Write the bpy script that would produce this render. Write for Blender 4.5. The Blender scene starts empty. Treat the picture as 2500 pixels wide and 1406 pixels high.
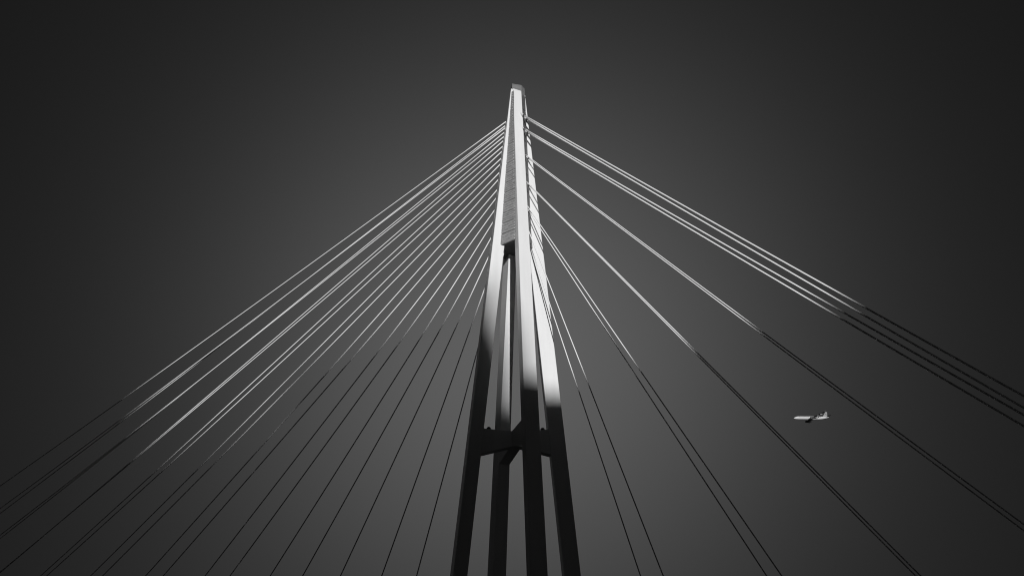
import bpy, bmesh, math, random
from mathutils import Vector, Matrix

random.seed(4)
scene = bpy.context.scene
R = math.radians

# ------------------------------------------------------------------ camera
cam_data = bpy.data.cameras.new("camera")
cam = bpy.data.objects.new("camera", cam_data)
scene.collection.objects.link(cam)
cam.location = (0.0, 0.0, 0.0)
cam.rotation_euler = (R(90 + 28.393), 0, 0)
cam_data.sensor_width = 36.0
cam_data.lens = 36.0 * 1850.1 / 2500.0
cam_data.clip_start = 0.1
cam_data.clip_end = 9000.0
scene.camera = cam
scene.cycles.filter_width = 1.1

# ------------------------------------------------------------------ light
SUN_AZ, SUN_EL = R(9.0), R(7.0)          # azimuth to the right of straight behind the viewer
sun_dir = Vector((math.sin(SUN_AZ) * math.cos(SUN_EL), -math.cos(SUN_AZ) * math.cos(SUN_EL), math.sin(SUN_EL)))
sun_data = bpy.data.lights.new("sun", 'SUN')
sun_data.energy = 3.2
sun_data.angle = R(0.53)
sun_data.color = (1.0, 1.0, 1.0)          # black-and-white photograph: neutral light
sun = bpy.data.objects.new("sun", sun_data)
scene.collection.objects.link(sun)
sun.rotation_euler = sun_dir.to_track_quat('Z', 'Y').to_euler()
sun.location = (0, -40, 80)

world = bpy.data.worlds.new("World")
scene.world = world
world.use_nodes = True
nt = world.node_tree
nt.nodes.clear()
def wn(t, **kw):
    n = nt.nodes.new(t)
    for k, v in kw.items(): setattr(n, k, v)
    return n
sky = wn('ShaderNodeTexSky', sky_type='NISHITA', sun_disc=False, sun_elevation=SUN_EL, sun_rotation=math.pi - SUN_AZ)
sky.air_density = 1.0; sky.dust_density = 0.3; sky.ozone_density = 1.0
sep = wn('ShaderNodeSeparateColor')                     # red-filtered black-and-white film
nt.links.new(sky.outputs[0], sep.inputs[0])
tc = wn('ShaderNodeTexCoord')
glow = Vector((0.0, 0.910, 0.415)).normalized()         # glow added to the sky, painting in the vignette's pale centre behind the pylon
dot = wn('ShaderNodeVectorMath', operation='DOT_PRODUCT')
nt.links.new(tc.outputs['Generated'], dot.inputs[0]); dot.inputs[1].default_value = glow
one = wn('ShaderNodeMath', operation='SUBTRACT'); one.inputs[0].default_value = 1.0
nt.links.new(dot.outputs['Value'], one.inputs[1])
def expo(k, amp):
    m = wn('ShaderNodeMath', operation='MULTIPLY'); m.inputs[1].default_value = -k
    nt.links.new(one.outputs[0], m.inputs[0])
    e = wn('ShaderNodeMath', operation='EXPONENT'); nt.links.new(m.outputs[0], e.inputs[0])
    a = wn('ShaderNodeMath', operation='MULTIPLY'); a.inputs[1].default_value = amp
    nt.links.new(e.outputs[0], a.inputs[0])
    return a
def wadd(a, b):
    n = wn('ShaderNodeMath', operation='ADD')
    nt.links.new(a.outputs[0], n.inputs[0])
    if isinstance(b, float): n.inputs[1].default_value = b
    else: nt.links.new(b.outputs[0], n.inputs[1])
    return n
profile = wadd(wadd(expo(19.0, 0.885), expo(5.0, 0.115)), 0.058)
soft = wn('ShaderNodeMath', operation='POWER'); soft.inputs[1].default_value = 0.08   # flattens the sky texture's own brightening toward the horizon
nt.links.new(sep.outputs[0], soft.inputs[0])
mul = wn('ShaderNodeMath', operation='MULTIPLY')
nt.links.new(soft.outputs[0], mul.inputs[0]); nt.links.new(profile.outputs[0], mul.inputs[1])
comb = wn('ShaderNodeCombineColor')
for i in range(3): nt.links.new(mul.outputs[0], comb.inputs[i])
bg = wn('ShaderNodeBackground'); bg.inputs['Strength'].default_value = 0.104
nt.links.new(comb.outputs[0], bg.inputs['Color'])
wo = wn('ShaderNodeOutputWorld'); nt.links.new(bg.outputs[0], wo.inputs['Surface'])

vs = scene.view_settings
vs.view_transform = 'Standard'; vs.look = 'None'; vs.exposure = 0.0; vs.gamma = 1.0; vs.use_curve_mapping = False

# ------------------------------------------------------------------ helpers
COL = scene.collection
PSI = R(30.887)
U = Vector((math.cos(PSI), -math.sin(PSI), 0)); V = Vector((math.sin(PSI), math.cos(PSI), 0))
O = Vector((0.3126, 59.8, 0))
def W(u, v, z): return O + U * u + V * v + Vector((0, 0, z))

def mat(name, grey, rough=0.5, noise=0.0, nscale=3.0, stretch=(1, 1, 1), bump=0.0, bscale=20.0, metallic=0.0, spec=0.5, streak=0.0):
    m = bpy.data.materials.new(name); m.use_nodes = True
    t = m.node_tree; b = t.nodes['Principled BSDF']
    b.inputs['Base Color'].default_value = (grey, grey, grey, 1)
    b.inputs['Roughness'].default_value = rough
    b.inputs['Metallic'].default_value = metallic
    b.inputs['Specular IOR Level'].default_value = spec
    c = t.nodes.new('ShaderNodeTexCoord')
    mp = t.nodes.new('ShaderNodeMapping'); mp.inputs['Scale'].default_value = stretch
    t.links.new(c.outputs['Object'], mp.inputs['Vector'])
    if noise > 0:
        n = t.nodes.new('ShaderNodeTexNoise'); n.inputs['Scale'].default_value = nscale; n.inputs['Detail'].default_value = 6
        t.links.new(mp.outputs[0], n.inputs['Vector'])
        r = t.nodes.new('ShaderNodeMapRange')
        r.inputs['From Min'].default_value = 0.3; r.inputs['From Max'].default_value = 0.7
        r.inputs['To Min'].default_value = grey * (1 - noise); r.inputs['To Max'].default_value = min(1, grey * (1 + noise))
        t.links.new(n.outputs['Fac'], r.inputs['Value'])
        cc = t.nodes.new('ShaderNodeCombineColor')
        for i in range(3): t.links.new(r.outputs[0], cc.inputs[i])
        t.links.new(cc.outputs[0], b.inputs['Base Color'])
    if bump > 0:
        n2 = t.nodes.new('ShaderNodeTexNoise'); n2.inputs['Scale'].default_value = bscale
        t.links.new(c.outputs['Object'], n2.inputs['Vector'])
        bp = t.nodes.new('ShaderNodeBump'); bp.inputs['Strength'].default_value = bump; bp.inputs['Distance'].default_value = 0.02
        t.links.new(n2.outputs['Fac'], bp.inputs['Height']); t.links.new(bp.outputs[0], b.inputs['Normal'])
    return m

M_paint = mat('white_steel_paint', 0.80, 0.27, noise=0.05, nscale=1.3, stretch=(1, 1, 0.10), spec=0.5)
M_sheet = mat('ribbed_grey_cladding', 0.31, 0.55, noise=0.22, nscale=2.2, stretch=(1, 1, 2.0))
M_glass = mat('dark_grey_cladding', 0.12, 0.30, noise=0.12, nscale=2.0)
M_soffit = mat('dark_soffit_steel', 0.16, 0.6, noise=0.15, nscale=1.5)
M_cap = mat('grey_cap_glazing', 0.20, 0.25, noise=0.10, nscale=3.0)
M_frame = mat('cap_frame', 0.24, 0.4, noise=0.08)
M_bolt = mat('galvanised_bolt', 0.75, 0.4, noise=0.1)
M_cable = mat('white_cable_sheath', 0.90, 0.85, noise=0.03, nscale=6.0, spec=0.08)
M_pipe = mat('white_anchor_pipe', 0.74, 0.4, noise=0.06, nscale=5.0)
M_collar = mat('dark_steel_collar', 0.07, 0.5, noise=0.2)
M_dark = mat('black_lamp_housing', 0.02, 0.5, noise=0.2)
M_lens = mat('lamp_lens', 0.10, 0.15, noise=0.1)
M_plane = mat('white_aircraft_paint', 0.62, 0.35, noise=0.02, nscale=1.0)
M_wing = mat('shade_dark_wing', 0.035, 0.45, noise=0.1, nscale=1.0)  # near black all over: the wings' underside shade painted in
M_fin = mat('grey_tail_fin', 0.30, 0.35, noise=0.06, nscale=1.0)
M_engine = mat('dark_engine_cowl', 0.06, 0.35, noise=0.1, nscale=1.0)
M_window = mat('cabin_window_glass', 0.02, 0.1, noise=0.1)
M_ground = mat('dark_ground', 0.055, 0.9, noise=0.3, nscale=0.05)
M_deck = mat('bridge_deck_steel', 0.30, 0.6, noise=0.1, nscale=0.4)
M_road = mat('asphalt', 0.05, 0.9, noise=0.2, nscale=2.0)
M_wall = mat('rendered_wall', 0.30, 0.8, noise=0.1, nscale=0.2)
M_pane = mat('window_pane', 0.03, 0.1, noise=0.1)

def mesh_obj(name, verts, faces, material, parent=None, smooth=False):
    me = bpy.data.meshes.new(name)
    me.from_pydata([tuple(v) for v in verts], [], faces)
    bm = bmesh.new(); bm.from_mesh(me)
    bmesh.ops.recalc_face_normals(bm, faces=bm.faces); bm.to_mesh(me); bm.free()
    me.materials.append(material)
    if smooth:
        for p in me.polygons: p.use_smooth = True
    o = bpy.data.objects.new(name, me); COL.objects.link(o)
    if parent: o.parent = parent
    return o
def empty(name, loc):
    o = bpy.data.objects.new(name, None); COL.objects.link(o); o.location = loc; o.empty_display_size = 0.5
    return o
def tag(o, label=None, cat=None, group=None, kind=None):
    if label: o['label'] = label
    if cat: o['category'] = cat
    if group: o['group'] = group
    if kind: o['kind'] = kind
    return o
def loft(rings, closed=True, caps=True):
    n = len(rings[0]); verts = [v for r in rings for v in r]; faces = []
    for i in range(len(rings) - 1):
        for j in range(n if closed else n - 1):
            k = (j + 1) % n
            faces.append((i * n + j, i * n + k, (i + 1) * n + k, (i + 1) * n + j))
    if caps:
        faces.append(tuple(range(n))[::-1]); faces.append(tuple((len(rings) - 1) * n + j for j in range(n)))
    return verts, faces
def tube(points, radii, seg=10):
    rings = []
    for i, p in enumerate(points):
        a = points[max(i - 1, 0)]; b = points[min(i + 1, len(points) - 1)]
        d = (b - a).normalized(); side = d.cross(Vector((0, 0, 1)))
        if side.length < 1e-4: side = Vector((1, 0, 0))
        side.normalize(); up = side.cross(d).normalized()
        r = radii[i] if isinstance(radii, (list, tuple)) else radii
        rings.append([p + side * (r * math.cos(2 * math.pi * j / seg)) + up * (r * math.sin(2 * math.pi * j / seg)) for j in range(seg)])
    return loft(rings)
def merge(parts):
    vs_, fs_ = [], []
    for v, f in parts:
        b = len(vs_); vs_ += list(v); fs_ += [tuple(i + b for i in q) for q in f]
    return vs_, fs_
def box(a, b):
    (x0, y0, z0), (x1, y1, z1) = a, b
    v = [(x0, y0, z0), (x1, y0, z0), (x1, y1, z0), (x0, y1, z0), (x0, y0, z1), (x1, y0, z1), (x1, y1, z1), (x0, y1, z1)]
    f = [(0, 3, 2, 1), (4, 5, 6, 7), (0, 1, 5, 4), (1, 2, 6, 5), (2, 3, 7, 6), (3, 0, 4, 7)]
    return [Vector(q) for q in v], f
def lerp(xs, ys, x):
    if x <= xs[0]: return ys[0]
    for i in range(len(xs) - 1):
        if x <= xs[i + 1]: return ys[i] + (ys[i + 1] - ys[i]) * (x - xs[i]) / (xs[i + 1] - xs[i])
    return ys[-1]

# ------------------------------------------------------------------ ground
GZ = -1.7
gv = [Vector((-4000, -4000, GZ)), Vector((4000, -4000, GZ)), Vector((4000, 4000, GZ)), Vector((-4000, 4000, GZ))]
tag(mesh_obj('ground', gv, [(0, 1, 2, 3)], M_ground), kind='structure')

# ------------------------------------------------------------------ pylon
LEGS = {  # corner lines in bridge axes (u along deck, v across), at z=5 and z=52
  'A': {'l': ((-4.548, -2.565), (-1.011, -0.192)), 'f': ((-3.548, -3.546), (-0.203, -1.023)), 'r': ((-2.821, -2.759), (0.592, -0.189)), 'b': ((-3.82, -1.777), (-0.216, 0.642))},
  'B': {'l': ((-4.554, 2.852), (-1.05, 0.77)), 'f': ((-3.494, 2.021), (0.121, -0.075)), 'r': ((-2.823, 3.01), (0.367, 0.521)), 'b': ((-3.883, 3.84), (-0.80, 1.36))},
  'C': {'l': ((2.725, -3.063), (-0.274, -0.478)), 'f': ((3.359, -3.625), (0.465, -0.995)), 'r': ((4.159, -2.558), (1.026, -0.211)), 'b': ((3.526, -1.996), (0.287, 0.306))},
  'D': {'l': ((2.703, 2.694), (-0.344, 0.325)), 'f': ((3.317, 1.948), (0.074, -0.274)), 'r': ((4.23, 2.846), (1.103, 0.701)), 'b': ((3.615, 3.592), (0.685, 1.299))},
}
# v offset, curvature, slope, height on axis, u at deck
LEFT_STAYS = [
  (-0.35, 0.00018, 0.36558, 51.981, -145.5),
  (-0.15, 0.00018, 0.41914, 51.820, -124.0),
  (-0.35, 0.00024, 0.40907, 51.262, -128.6),
  (-0.15, 0.00027, 0.46995, 51.100, -110.2),
  (-0.35, 0.00029, 0.45711, 50.320, -112.5),
  (-0.15, 0.00019, 0.52402, 50.185, -94.0),
  (-0.35, 0.00022, 0.51534, 49.265, -94.3),
  (-0.15, 0.00026, 0.59693, 49.081, -80.8),
  (-0.35, 0.00029, 0.59886, 48.034, -78.9),
  (-0.15, 0.00026, 0.68895, 47.812, -67.4),
  (-0.35, 0.00036, 0.70749, 46.652, -64.4),
  (-0.15, 0.00023, 0.81455, 46.385, -54.6),
  (-0.35, 0.00034, 0.85397, 45.102, -50.9),
  (-0.15, 0.00021, 0.99772, 44.826, -42.8),
  (-0.35, 0.00060, 1.09800, 43.551, -38.1),
  (-0.15, 0.00060, 1.30984, 43.223, -31.5),
  (-0.35, 0.00060, 1.51907, 41.959, -26.2),
  (-0.15, 0.00060, 1.88695, 41.701, -20.9),
  (-0.35, 0.00060, 2.53481, 40.730, -15.1),
  (-0.15, 0.00000, 3.44951, 40.290, -11.0),
]
RIGHT_STAYS = [
  (-0.35, 0.00031, -1.09519, 52.901, 46.6),
  (0.35, 0.00016, -1.10974, 52.954, 45.7),
  (-0.35, 0.00034, -1.08682, 51.163, 45.4),
  (0.35, 0.00023, -1.10212, 51.227, 44.6),
  (-0.35, 0.00054, -1.24007, 48.230, 37.5),
  (0.35, 0.00024, -1.23788, 48.188, 37.1),
  (-0.35, 0.00014, -1.46266, 45.391, 29.4),
  (0.35, 0.00005, -1.47061, 45.316, 29.1),
  (-0.35, 0.00060, -1.91899, 43.371, 21.4),
  (0.35, 0.00060, -2.00030, 42.953, 20.3),
  (-0.35, 0.00060, -3.06731, 42.640, 13.1),
  (0.35, 0.00060, -3.51030, 41.367, 11.1),
]
TOP = 55.2
pylon = empty('bridge_pylon', O + Vector((0, 0, GZ)))
tag(pylon, 'tall white four-legged bridge pylon tapering up to a grey cap', 'pylon')
INV = Matrix.Translation(-(O + Vector((0, 0, GZ))))
def part(name, vf, material, parent=None, smooth=False, root=pylon, inv=INV):
    """parts carry coordinates local to the foot of their thing"""
    v, f = vf
    o = mesh_obj(name, [inv @ Vector(q) for q in v], f, material, parent or root, smooth)
    return o

def corner(L, k, z):
    a, b = LEGS[L][k]; t = (z - 5.0) / 47.0
    return (a[0] + (b[0] - a[0]) * t, a[1] + (b[1] - a[1]) * t)
def on_edge(L, k1, k2, t, z):
    a = corner(L, k1, z); b = corner(L, k2, z)
    return (a[0] + (b[0] - a[0]) * t, a[1] + (b[1] - a[1]) * t)

def leg_ring(L, z, bevel=0.035):
    pts = [Vector(corner(L, k, z)) for k in 'lfrb']; out = []
    for i in range(4):
        p = pts[i]; q0 = pts[i - 1]; q1 = pts[(i + 1) % 4]
        out.append(p + (q0 - p).normalized() * bevel); out.append(p + (q1 - p).normalized() * bevel)
    return [W(q.x, q.y, z) for q in out]
LEG_TOP = {'A': 55.29, 'B': 55.1, 'C': 55.22, 'D': 55.1}
for L in 'ABCD':
    zs = [GZ - 0.5, 5, 20, 36, 48, LEG_TOP[L]]
    part('leg', loft([leg_ring(L, z) for z in zs]), M_paint)

# arms of the cross frame, deeper where they meet the legs
def arm(L, zt_leg, zb_leg, w):
    c = [sum(corner(L, k, 18.2)[i] for k in 'lfrb') / 4 for i in (0, 1)]
    d = Vector((c[0], c[1])); ln = d.length; d.normalize(); n = Vector((-d.y, d.x))
    rings = []
    for s, zt, zb in ((0.0, 18.95, 17.78), (0.55, 18.97, 17.66), (ln, zt_leg, zb_leg)):
        q = d * s
        rings.append([W(q.x + n.x * w / 2 * e, q.y + n.y * w / 2 * e, z) for e, z in ((-1, zb), (1, zb), (1, zt), (-1, zt))])
    return loft(rings)
w_ad, w_cb = 0.80, 0.92
part('cross_beam', arm('A', 19.18, 16.92, w_ad), M_paint)
part('cross_beam', arm('D', 19.34, 17.06, w_ad - 0.006), M_paint)
part('cross_beam', arm('B', 19.24, 16.98, w_cb), M_paint)
part('cross_beam', arm('C', 19.28, 16.96, w_cb - 0.006), M_paint)

# upper core: sheets of cladding spanned between the legs
ZB, ZT = 36.38, 54.9
NS = 16
def front_pt(z):
    tA = lerp([36.4, 42.7, 48.7, 54.9], [0.69, 0.47, 0.295, 0.10], z)
    tC = lerp([36.1, 42.1, 48.2, 54.9], [0.22, 0.57, 0.83, 0.985], z)
    return Vector(on_edge('A', 'f', 'r', tA, z)), Vector(on_edge('C', 'l', 'f', tC, z))
def right_pt(z):
    tD = lerp([37.5, 43.2, 49.26, 55.0], [0.27, 0.515, 0.755, 0.985], z)
    tC = lerp([37.5, 43.2, 49.26, 55.0], [0.93, 0.58, 0.24, 0.03], z)
    return Vector(on_edge('C', 'r', 'b', tC, z)), Vector(on_edge('D', 'f', 'r', tD, z))
def sheet(fn, z0, z1, ribs, depth, out_sign, embed=0.06, thick=0.05):
    """one sheet of cladding: horizontal ribs standing proud, open joint left between sheets"""
    prof = [(z0, 0.0)]
    if ribs:
        h = (z1 - z0) / ribs
        for i in range(ribs):
            a = z0 + i * h
            prof += [(a + 0.10 * h, 0.0), (a + 0.13 * h, depth), (a + 0.96 * h, depth), (a + 1.0 * h, 0.0)]
    prof.append((z1, 0.0))
    rings = []
    for z, off in prof:
        a, b = fn(z); d = (b - a).normalized(); n = Vector((d.y, -d.x)) * out_sign
        a2 = a - d * embed; b2 = b + d * embed
        rings.append([W(*(a2 + n * off), z), W(*(b2 + n * off), z), W(*(b2 - n * thick), z), W(*(a2 - n * thick), z)])
    return loft(rings)
hs = (ZT - ZB) / NS
for i in range(NS):
    z0 = ZB + i * hs + 0.028; z1 = ZB + (i + 1) * hs - 0.028
    part('cladding_sheet', sheet(front_pt, z0, z1, random.choice((4, 5, 5)) if i else 3, 0.03, 1), M_sheet)
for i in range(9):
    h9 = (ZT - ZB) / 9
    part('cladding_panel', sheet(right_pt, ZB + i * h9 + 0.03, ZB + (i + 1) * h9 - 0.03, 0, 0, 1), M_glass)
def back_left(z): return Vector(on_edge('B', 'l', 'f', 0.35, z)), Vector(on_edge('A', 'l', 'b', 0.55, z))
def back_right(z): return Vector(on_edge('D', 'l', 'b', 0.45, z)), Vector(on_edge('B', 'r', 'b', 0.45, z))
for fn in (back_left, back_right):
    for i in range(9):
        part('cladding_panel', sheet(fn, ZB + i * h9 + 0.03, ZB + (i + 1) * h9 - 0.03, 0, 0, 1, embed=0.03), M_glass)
# inner liner seen through the open joints and the soffit closing the core from below
def liner_ring(z):
    fa, fb = front_pt(z); ra, rb = right_pt(z); ba, bb = back_right(z); la, lb = back_left(z)
    pts = [fa, fb, ra, rb, ba, bb, la, lb]; c = sum(pts, Vector((0, 0))) / 8
    return [W(*(c + (q - c) * 0.90), z) for q in pts]
part('core_liner', loft([liner_ring(z) for z in (ZB + 0.25, 42, 48, ZT - 0.05)]), M_dark)
def soffit_ring(z):
    fa, fb = front_pt(z); ra, rb = right_pt(z); ba, bb = back_right(z); la, lb = back_left(z)
    pts = [fa, fb, ra, rb, ba, bb, la, lb]; c = sum(pts, Vector((0, 0))) / 8
    return [W(*(c + (q - c) * 0.965), z) for q in pts]
part('soffit', loft([soffit_ring(ZB + 0.10), soffit_ring(ZB + 0.16)]), M_soffit)
# row of bolts down the edge of the ribbed cladding
parts = []
z = ZB + 0.15
while z < ZT - 0.1:
    a, b = front_pt(z); d = (b - a).normalized(); n = Vector((d.y, -d.x)); q = b - d * 0.11 + n * 0.05
    t = Vector((0, 0, 1)); c = W(q.x, q.y, z); dx = U * d.x + V * d.y; nx = U * n.x + V * n.y
    s = 0.035
    parts.append(([c - dx * s - t * s, c + dx * s - t * s, c + dx * s + t * s, c - dx * s + t * s, c + nx * 0.04],
                  [(0, 3, 2, 1), (0, 1, 4), (1, 2, 4), (2, 3, 4), (3, 0, 4)]))
    z += 0.36
tag(part('bolt_row', merge(parts), M_bolt), kind='stuff')

# cap: glazed box with a flat rim
cap_xy = [(-0.30, -0.70), (0.68, -0.47), (1.03, 0.03), (0.42, 0.80), (-0.45, 0.45)]
def cap_ring(z, s=1.0):
    cx = sum(p[0] for p in cap_xy) / 5; cy = sum(p[1] for p in cap_xy) / 5
    return [O + Vector((cx + (x - cx) * s, cy + (y - cy) * s, z)) for x, y in cap_xy]
cap = part('cap', loft([cap_ring(53.2), cap_ring(55.52)]), M_cap)
part('cap_band', loft([cap_ring(55.524, 1.015), cap_ring(55.58, 1.015)]), M_frame, parent=cap)
part('cap_parapet', loft([cap_ring(55.584, 0.99), cap_ring(55.95, 0.97)]), M_cap, parent=cap)
part('cap_coping', loft([cap_ring(55.954, 1.0), cap_ring(56.02, 0.985)]), M_frame, parent=cap)

# lamps standing on the cross frame
def lamp(L, t, label):
    c = [sum(corner(L, k, 18.2)[i] for k in 'lfrb') / 4 * t for i in (0, 1)]
    z0 = lerp([0, 0.2, 1], [18.95, 18.97, 19.18 if L == 'A' else 19.34], t) - 0.005
    base = W(c[0], c[1], z0)
    root = empty('beacon_lamp', base)
    tag(root, label, 'lamp', 'lamps on the cross frame')
    def cyl(prof):
        return loft([[Vector((r * math.cos(2 * math.pi * j / 14), r * math.sin(2 * math.pi * j / 14), z)) for j in range(14)] for r, z in prof])
    mesh_obj('lamp_stem', *cyl([(0.05, 0), (0.05, 0.13)]), M_dark, root)
    mesh_obj('lamp_housing', *cyl([(0.10, 0.128), (0.17, 0.15), (0.175, 0.21), (0.15, 0.235)]), M_dark, root, True)
    mesh_obj('lamp_lens', *cyl([(0.13, 0.237), (0.12, 0.27), (0.07, 0.30), (0.01, 0.31)]), M_lens, root, True)
lamp('A', 0.66, 'small dark lamp on the cross frame beside the leftmost pylon leg')
lamp('D', 0.66, 'small dark lamp on the cross frame beside the rightmost pylon leg')

# ------------------------------------------------------------------ stay cables
ORD = ['topmost', 'second', 'third', 'fourth', 'fifth', 'sixth', 'seventh', 'eighth', 'ninth', 'lowest']
def stay(spec, side, radius, label, group, detail):
    v, a, b, c, ud = spec
    zf = lambda u: a * u * u + b * u + c
    cu = lerp([36, 55], [1.33, 0.88], zf(0)) - 0.12
    u0 = side * cu
    n = 28
    us = [u0 + (ud - u0) * (i / n) for i in range(n + 1)]
    pts = [W(u, v, zf(u)) for u in us]
    base = pts[-1]
    root = empty('stay_cable', base)
    tag(root, label, 'cable', group)
    inv = Matrix.Translation(-base)
    part('cable_sheath', tube(pts, radius, 10), M_cable, root=root, inv=inv, smooth=True)
    d = (pts[1] - pts[0]).normalized()
    L0 = detail['pipe']
    p0 = pts[0] - d * 0.3; p1 = pts[0] + d * L0
    part('anchor_pipe', tube([p0, p1], radius * 1.7, 14), M_pipe, root=root, inv=inv, smooth=False)
    part('pipe_collar', tube([p1 - d * 0.02, p1 + d * 0.09], radius * 2.15, 14), M_collar, root=root, inv=inv)
    if detail.get('sleeve'):
        p2 = p1 + d * detail['sleeve']
        part('cable_sleeve', tube([p1 + d * 0.02, p2 - d * 0.06, p2], [radius * 1.16, radius * 1.16, radius * 1.03], 14), M_pipe, root=root, inv=inv, smooth=True)
        cc = p1 + d * 0.16
        up = d.cross(V).normalized();  up = up if up.z > 0 else -up
        hook = [cc + up * (radius * 0.9), cc + up * (radius * 2.0) + d * 0.03, cc + up * (radius * 2.3) + d * 0.12, cc + up * (radius * 1.9) + d * 0.2]
        part('damper_hook', tube(hook, 0.022, 6), M_collar, root=root, inv=inv)
    # socket at the deck
    dd = (pts[-2] - pts[-1]).normalized()
    part('deck_socket', tube([pts[-1] - dd * 0.4, pts[-1] + dd * 1.6], radius * 1.7, 12), M_pipe, root=root, inv=inv)
for i, s in enumerate(LEFT_STAYS):
    near = i % 2 == 0
    o = ORD[i // 2]
    stay(s, -1, 0.052, '%s pair of the left fan of white stay cables, %s cable' % (o, 'nearer' if near else 'farther'),
         'stay cables of the left fan', {'pipe': -0.2})
ORDR = ['topmost', 'second', 'third', 'fourth', 'fifth', 'lowest']
for i, s in enumerate(RIGHT_STAYS):
    near = s[0] < 0
    big = i < 4
    stay(s, 1, 0.066 if big else 0.044, '%s pair of the right fan of white stay cables, %s cable' % (ORDR[i // 2], 'upper nearer' if near else 'lower farther'),
         'stay cables of the right fan', {'pipe': 0.62, 'sleeve': 2.6 if big else 0.7})

# ------------------------------------------------------------------ bridge deck below the frame
deck = empty('bridge_deck', W(0, 0, GZ)); tag(deck, 'long steel bridge deck carrying the stay cables', 'bridge')
def prism_u(prof, u0, u1):
    return loft([[W(u, v, z) for v, z in prof] for u in (u0, u1)])
DI = Matrix.Translation(-W(0, 0, GZ))
part('deck_girder', prism_u([(-13, 2.2), (13, 2.2), (13, 1.6), (7, 0.4), (-7, 0.4), (-13, 1.6)], -260, 120), M_deck, root=deck, inv=DI)
for v0 in (-12.4, 4.7):
    part('carriageway', prism_u([(v0, 2.204), (v0 + 7.7, 2.204), (v0 + 7.7, 2.24), (v0, 2.24)], -260, 120), M_road, root=deck, inv=DI)
for v0 in (-12.95, 12.75):
    part('parapet', prism_u([(v0, 2.204), (v0 + 0.2, 2.204), (v0 + 0.2, 3.0), (v0, 3.0)], -260, 120), M_deck, root=deck, inv=DI)

# ------------------------------------------------------------------ unseen blocks added behind the viewer, rooflines shaped to shade the bridge's foot
PX = Vector((math.cos(SUN_AZ), math.sin(SUN_AZ), 0)); QX = Vector((-math.sin(SUN_AZ), math.cos(SUN_AZ), 0))
def block(name, DN, prof, depth, label, sill_step=3.4):
    LIFT = -DN * math.tan(SUN_EL)
    # prof: roofline as (s, height above the sun plane); flat-fronted block facing the bridge
    s0, s1 = prof[0][0], prof[-1][0]
    base = PX * ((s0 + s1) / 2) + QX * (DN - depth / 2) + Vector((0, 0, GZ))
    root = empty(name, base); tag(root, label, 'building')
    inv = Matrix.Translation(-base)
    ring = [(s0, GZ - LIFT)] + list(prof) + [(s1, GZ - LIFT)]
    rings = [[PX * s + QX * d + Vector((0, 0, h + LIFT)) for s, h in ring] for d in (DN, DN - depth)]
    part('wall', loft(rings), M_wall, root=root, inv=inv)
    hmin = min(h for s, h in prof) + LIFT
    z = GZ + 3.0
    while z + 2.6 < hmin:
        a = PX * (s0 + 1.0) + QX * (DN + 0.03) + Vector((0, 0, z)); b = PX * (s1 - 1.0) + QX * (DN + 0.03) + Vector((0, 0, z))
        up = Vector((0, 0, 1.6)); dq = QX * 0.05
        part('window_band', ([a, b, b + up, a + up, a - dq, b - dq, b + up - dq, a + up - dq],
             [(0, 1, 2, 3), (7, 6, 5, 4), (0, 4, 5, 1), (1, 5, 6, 2), (2, 6, 7, 3), (3, 7, 4, 0)]), M_pane, root=root, inv=inv)
        z += sill_step
block('long_shade_block', -230.0, [(9.3, 29.35), (11.5, 29.5), (13.5, 29.6), (16, 29.2), (22, 29.5), (27, 29.7), (31, 29.1), (110, 28.0)], 18, 'long flat-roofed block added behind the viewer to shade the bridge')
block('sloped_shade_block', -400.0, [(-11.5, 39.2), (0.6, 39.5), (3.6, 39.6), (5.5, 39.4), (6.2, 40.4), (6.9, 40.0), (7.8, 36.8), (8.5, 35.2), (9.2, 33.2), (9.9, 29.9), (11, 27.0)], 18, 'taller added shade block with a sloping roof end, behind the viewer')
block('low_shade_block', -700.0, [(-30.0, 37.0), (-25, 35.9), (-19.0, 34.6), (-10.5, 35.2)], 18, 'low middle added shade block between taller ones, behind the viewer')
block('tall_shade_block', -760.0, [(-150, 48.0), (-31.0, 48.0), (-29.2, 41.2), (-27.0, 37.5), (-26.2, 34.0)], 18, 'tallest added shade block at the far end of the row, behind the viewer')

# ------------------------------------------------------------------ airliner
PC = Vector((0.3950, 0.9612, 0.3248)) * 862.0
plane = empty('airliner', PC)
tag(plane, 'white airliner with dark wings flying to the left in the open sky', 'airplane')
heading = Vector((-0.984, -0.165, -0.045)).normalized()
left0 = Vector((0, 0, 1)).cross(heading).normalized()
up0 = heading.cross(left0).normalized()
ROLL = R(-3.0)
left = (left0 * math.cos(ROLL) - up0 * math.sin(ROLL)).normalized()
upv = heading.cross(left).normalized()
plane.matrix_world = Matrix(((heading.x, left.x, upv.x, PC.x), (heading.y, left.y, upv.y, PC.y), (heading.z, left.z, upv.z, PC.z), (0, 0, 0, 1)))
def ell(x, cy, cz, ry, rz, n=18):
    return [Vector((x, cy + ry * math.cos(2 * math.pi * j / n), cz + rz * math.sin(2 * math.pi * j / n))) for j in range(n)]
fus = [(21.8, 0.10, -0.55), (21.3, 0.62, -0.5), (20.2, 1.15, -0.36), (18.6, 1.62, -0.18), (16.5, 1.92, -0.05), (13.5, 1.98, 0), (-8.5, 1.98, 0),
       (-12.5, 1.80, 0.18), (-16.5, 1.32, 0.55), (-19.8, 0.78, 0.88), (-21.9, 0.32, 1.05), (-22.3, 0.12, 1.08)]
mesh_obj('fuselage', *loft([ell(x, 0, z, r * 0.95, r * 0.95) for x, r, z in fus]), M_plane, plane, True)
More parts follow.
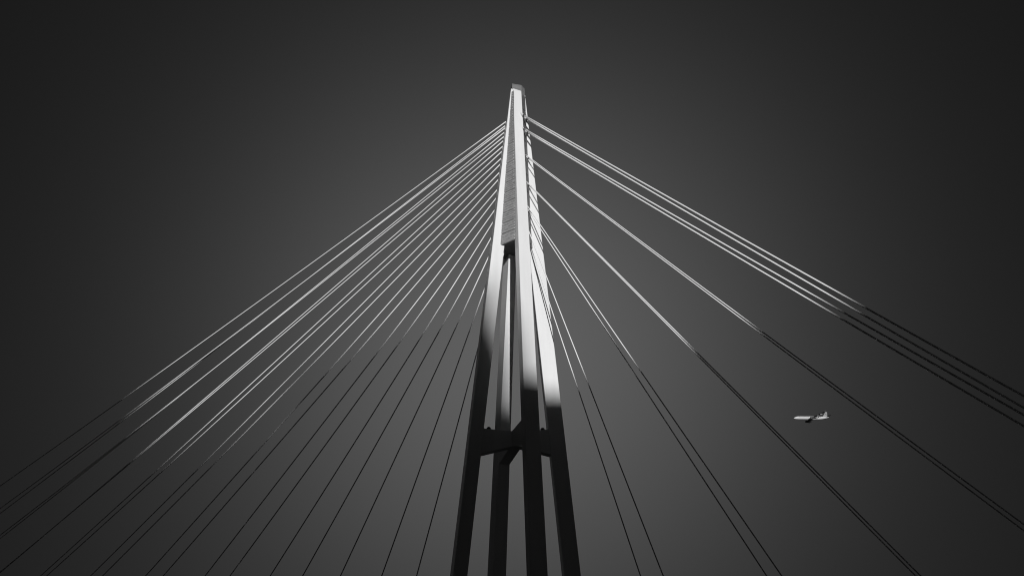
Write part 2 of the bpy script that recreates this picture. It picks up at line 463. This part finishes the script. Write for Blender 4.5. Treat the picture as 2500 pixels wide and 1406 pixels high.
def foil(root, tip, n=8):
    """root/tip: (x_lead, x_trail, y, z, thickness)"""
    rings = []
    for xl, xt, y, z, th in (root, tip):
        c = xl - xt; ring = []
        for t, h in ((0, 0), (0.08, 0.5), (0.3, 1.0), (0.65, 0.7), (1.0, 0.05), (0.65, -0.35), (0.3, -0.6), (0.08, -0.4)):
            ring.append(Vector((xl - c * t, y, z + h * th / 2)))
        rings.append(ring)
    return loft(rings)
for s in (1, -1):
    w = mesh_obj('wing', *merge([foil((4.6, -2.9, 1.2 * s, -1.15, 0.9), (0.2, -3.3, 6.4 * s, -0.62, 0.5)), foil((0.2, -3.3, 6.4 * s, -0.62, 0.5), (-6.4, -8.0, 17.6 * s, 0.85, 0.2))]), M_wing, plane)
    mesh_obj('winglet', *foil((-6.5, -8.0, 17.55 * s, 0.8, 0.2), (-8.0, -8.8, 18.0 * s, 2.2, 0.08)), M_wing, w)
    for y in (4.6, 8.6, 12.2):
        yy = y * s; x0 = -3.1 - max(0, (y - 6.4)) * 0.42
        mesh_obj('flap_fairing', *loft([ell(x0 + dx, yy, -0.95 + y * 0.055 - 0.1, r, r, 8) for dx, r in ((1.8, 0.05), (0.6, 0.26), (-0.8, 0.22), (-1.7, 0.03))]), M_plane, w, True)
    e = mesh_obj('engine', *loft([ell(x, 5.75 * s, -2.25, r, r, 18) for x, r in ((4.7, 0.98), (4.55, 1.12), (3.4, 1.22), (1.8, 1.12), (0.6, 0.82), (0.58, 0.5), (-0.4, 0.28))]), M_engine, plane, True)
    mesh_obj('pylon_strut', *box((-0.6, 5.6 * s - 0.14, -1.5), (3.2, 5.6 * s + 0.14, -0.78)), M_wing, e)
    mesh_obj('tailplane', *foil((-17.2, -20.4, 0.6 * s, 1.0, 0.35), (-20.4, -21.9, 6.1 * s, 1.45, 0.12)), M_wing, plane)
def fin_ring(z, xl, xt, th):
    c = xl - xt
    return [Vector((xl, 0, z)), Vector((xl - 0.3 * c, th, z)), Vector((xt, 0.02, z)), Vector((xt, -0.02, z)), Vector((xl - 0.3 * c, -th, z))]
fin = mesh_obj('tail_fin', *loft([fin_ring(1.5, -13.6, -20.2, 0.25), fin_ring(2.4, -15.2, -20.4, 0.24), fin_ring(7.4, -19.4, -21.6, 0.12)]), M_fin, plane)
# dark curved emblem on both sides of the fin
for s in (1, -1):
    em = []
    for k in range(9):
        a = R(200 - 20 * k); cx, cz = -18.7, 4.0
        em.append(Vector((cx + 1.0 * math.cos(a), 0.30 * s, cz + 1.25 * math.sin(a))))
    rings = []
    for k, q in enumerate(em):
        wd = 0.12 + 0.16 * math.sin(math.pi * k / 8)
        c = Vector((-18.7, 0.30 * s, 4.0)); r = (q - c).normalized() * wd
        rings.append([q - r, q + r, q + r + Vector((0, 0.02 * s, 0)), q - r + Vector((0, 0.02 * s, 0))])
    mesh_obj('emblem', *loft(rings), M_engine, fin)
win = []
for s in (1, -1):
    for k in range(42):
        x = 16.0 - k * 0.66
        if 2.6 < x < 3.6: continue
        y0 = s * 1.86; z0 = 0.42
        win.append(([Vector((x - 0.17, y0, z0)), Vector((x + 0.17, y0, z0)), Vector((x + 0.17, y0 - s * 0.045, z0 + 0.46)), Vector((x - 0.17, y0 - s * 0.045, z0 + 0.46)),
                     Vector((x - 0.17, y0 - s * 0.1, z0)), Vector((x + 0.17, y0 - s * 0.1, z0)), Vector((x + 0.17, y0 - s * 0.14, z0 + 0.46)), Vector((x - 0.17, y0 - s * 0.14, z0 + 0.46))],
                    [(0, 1, 2, 3), (4, 7, 6, 5), (0, 4, 5, 1), (1, 5, 6, 2), (2, 6, 7, 3), (3, 7, 4, 0)]))
tag(mesh_obj('cabin_windows', *merge([( [v + Vector((0, 0.06 * (1 if v.y > 0 else -1), 0)) for v in a], f) for a, f in win]), M_window, plane), kind='stuff')
mesh_obj('windscreen', *loft([[Vector((20.05, y * 1.0, 0.55)) for y in (-0.85, -0.3, 0.3, 0.85)] + [Vector((19.0, y * 1.25, 1.28)) for y in (0.85, 0.3, -0.3, -0.85)],
                              [Vector((20.15, y * 1.0, 0.60)) for y in (-0.85, -0.3, 0.3, 0.85)] + [Vector((19.1, y * 1.25, 1.40)) for y in (0.85, 0.3, -0.3, -0.85)]]), M_window, plane)
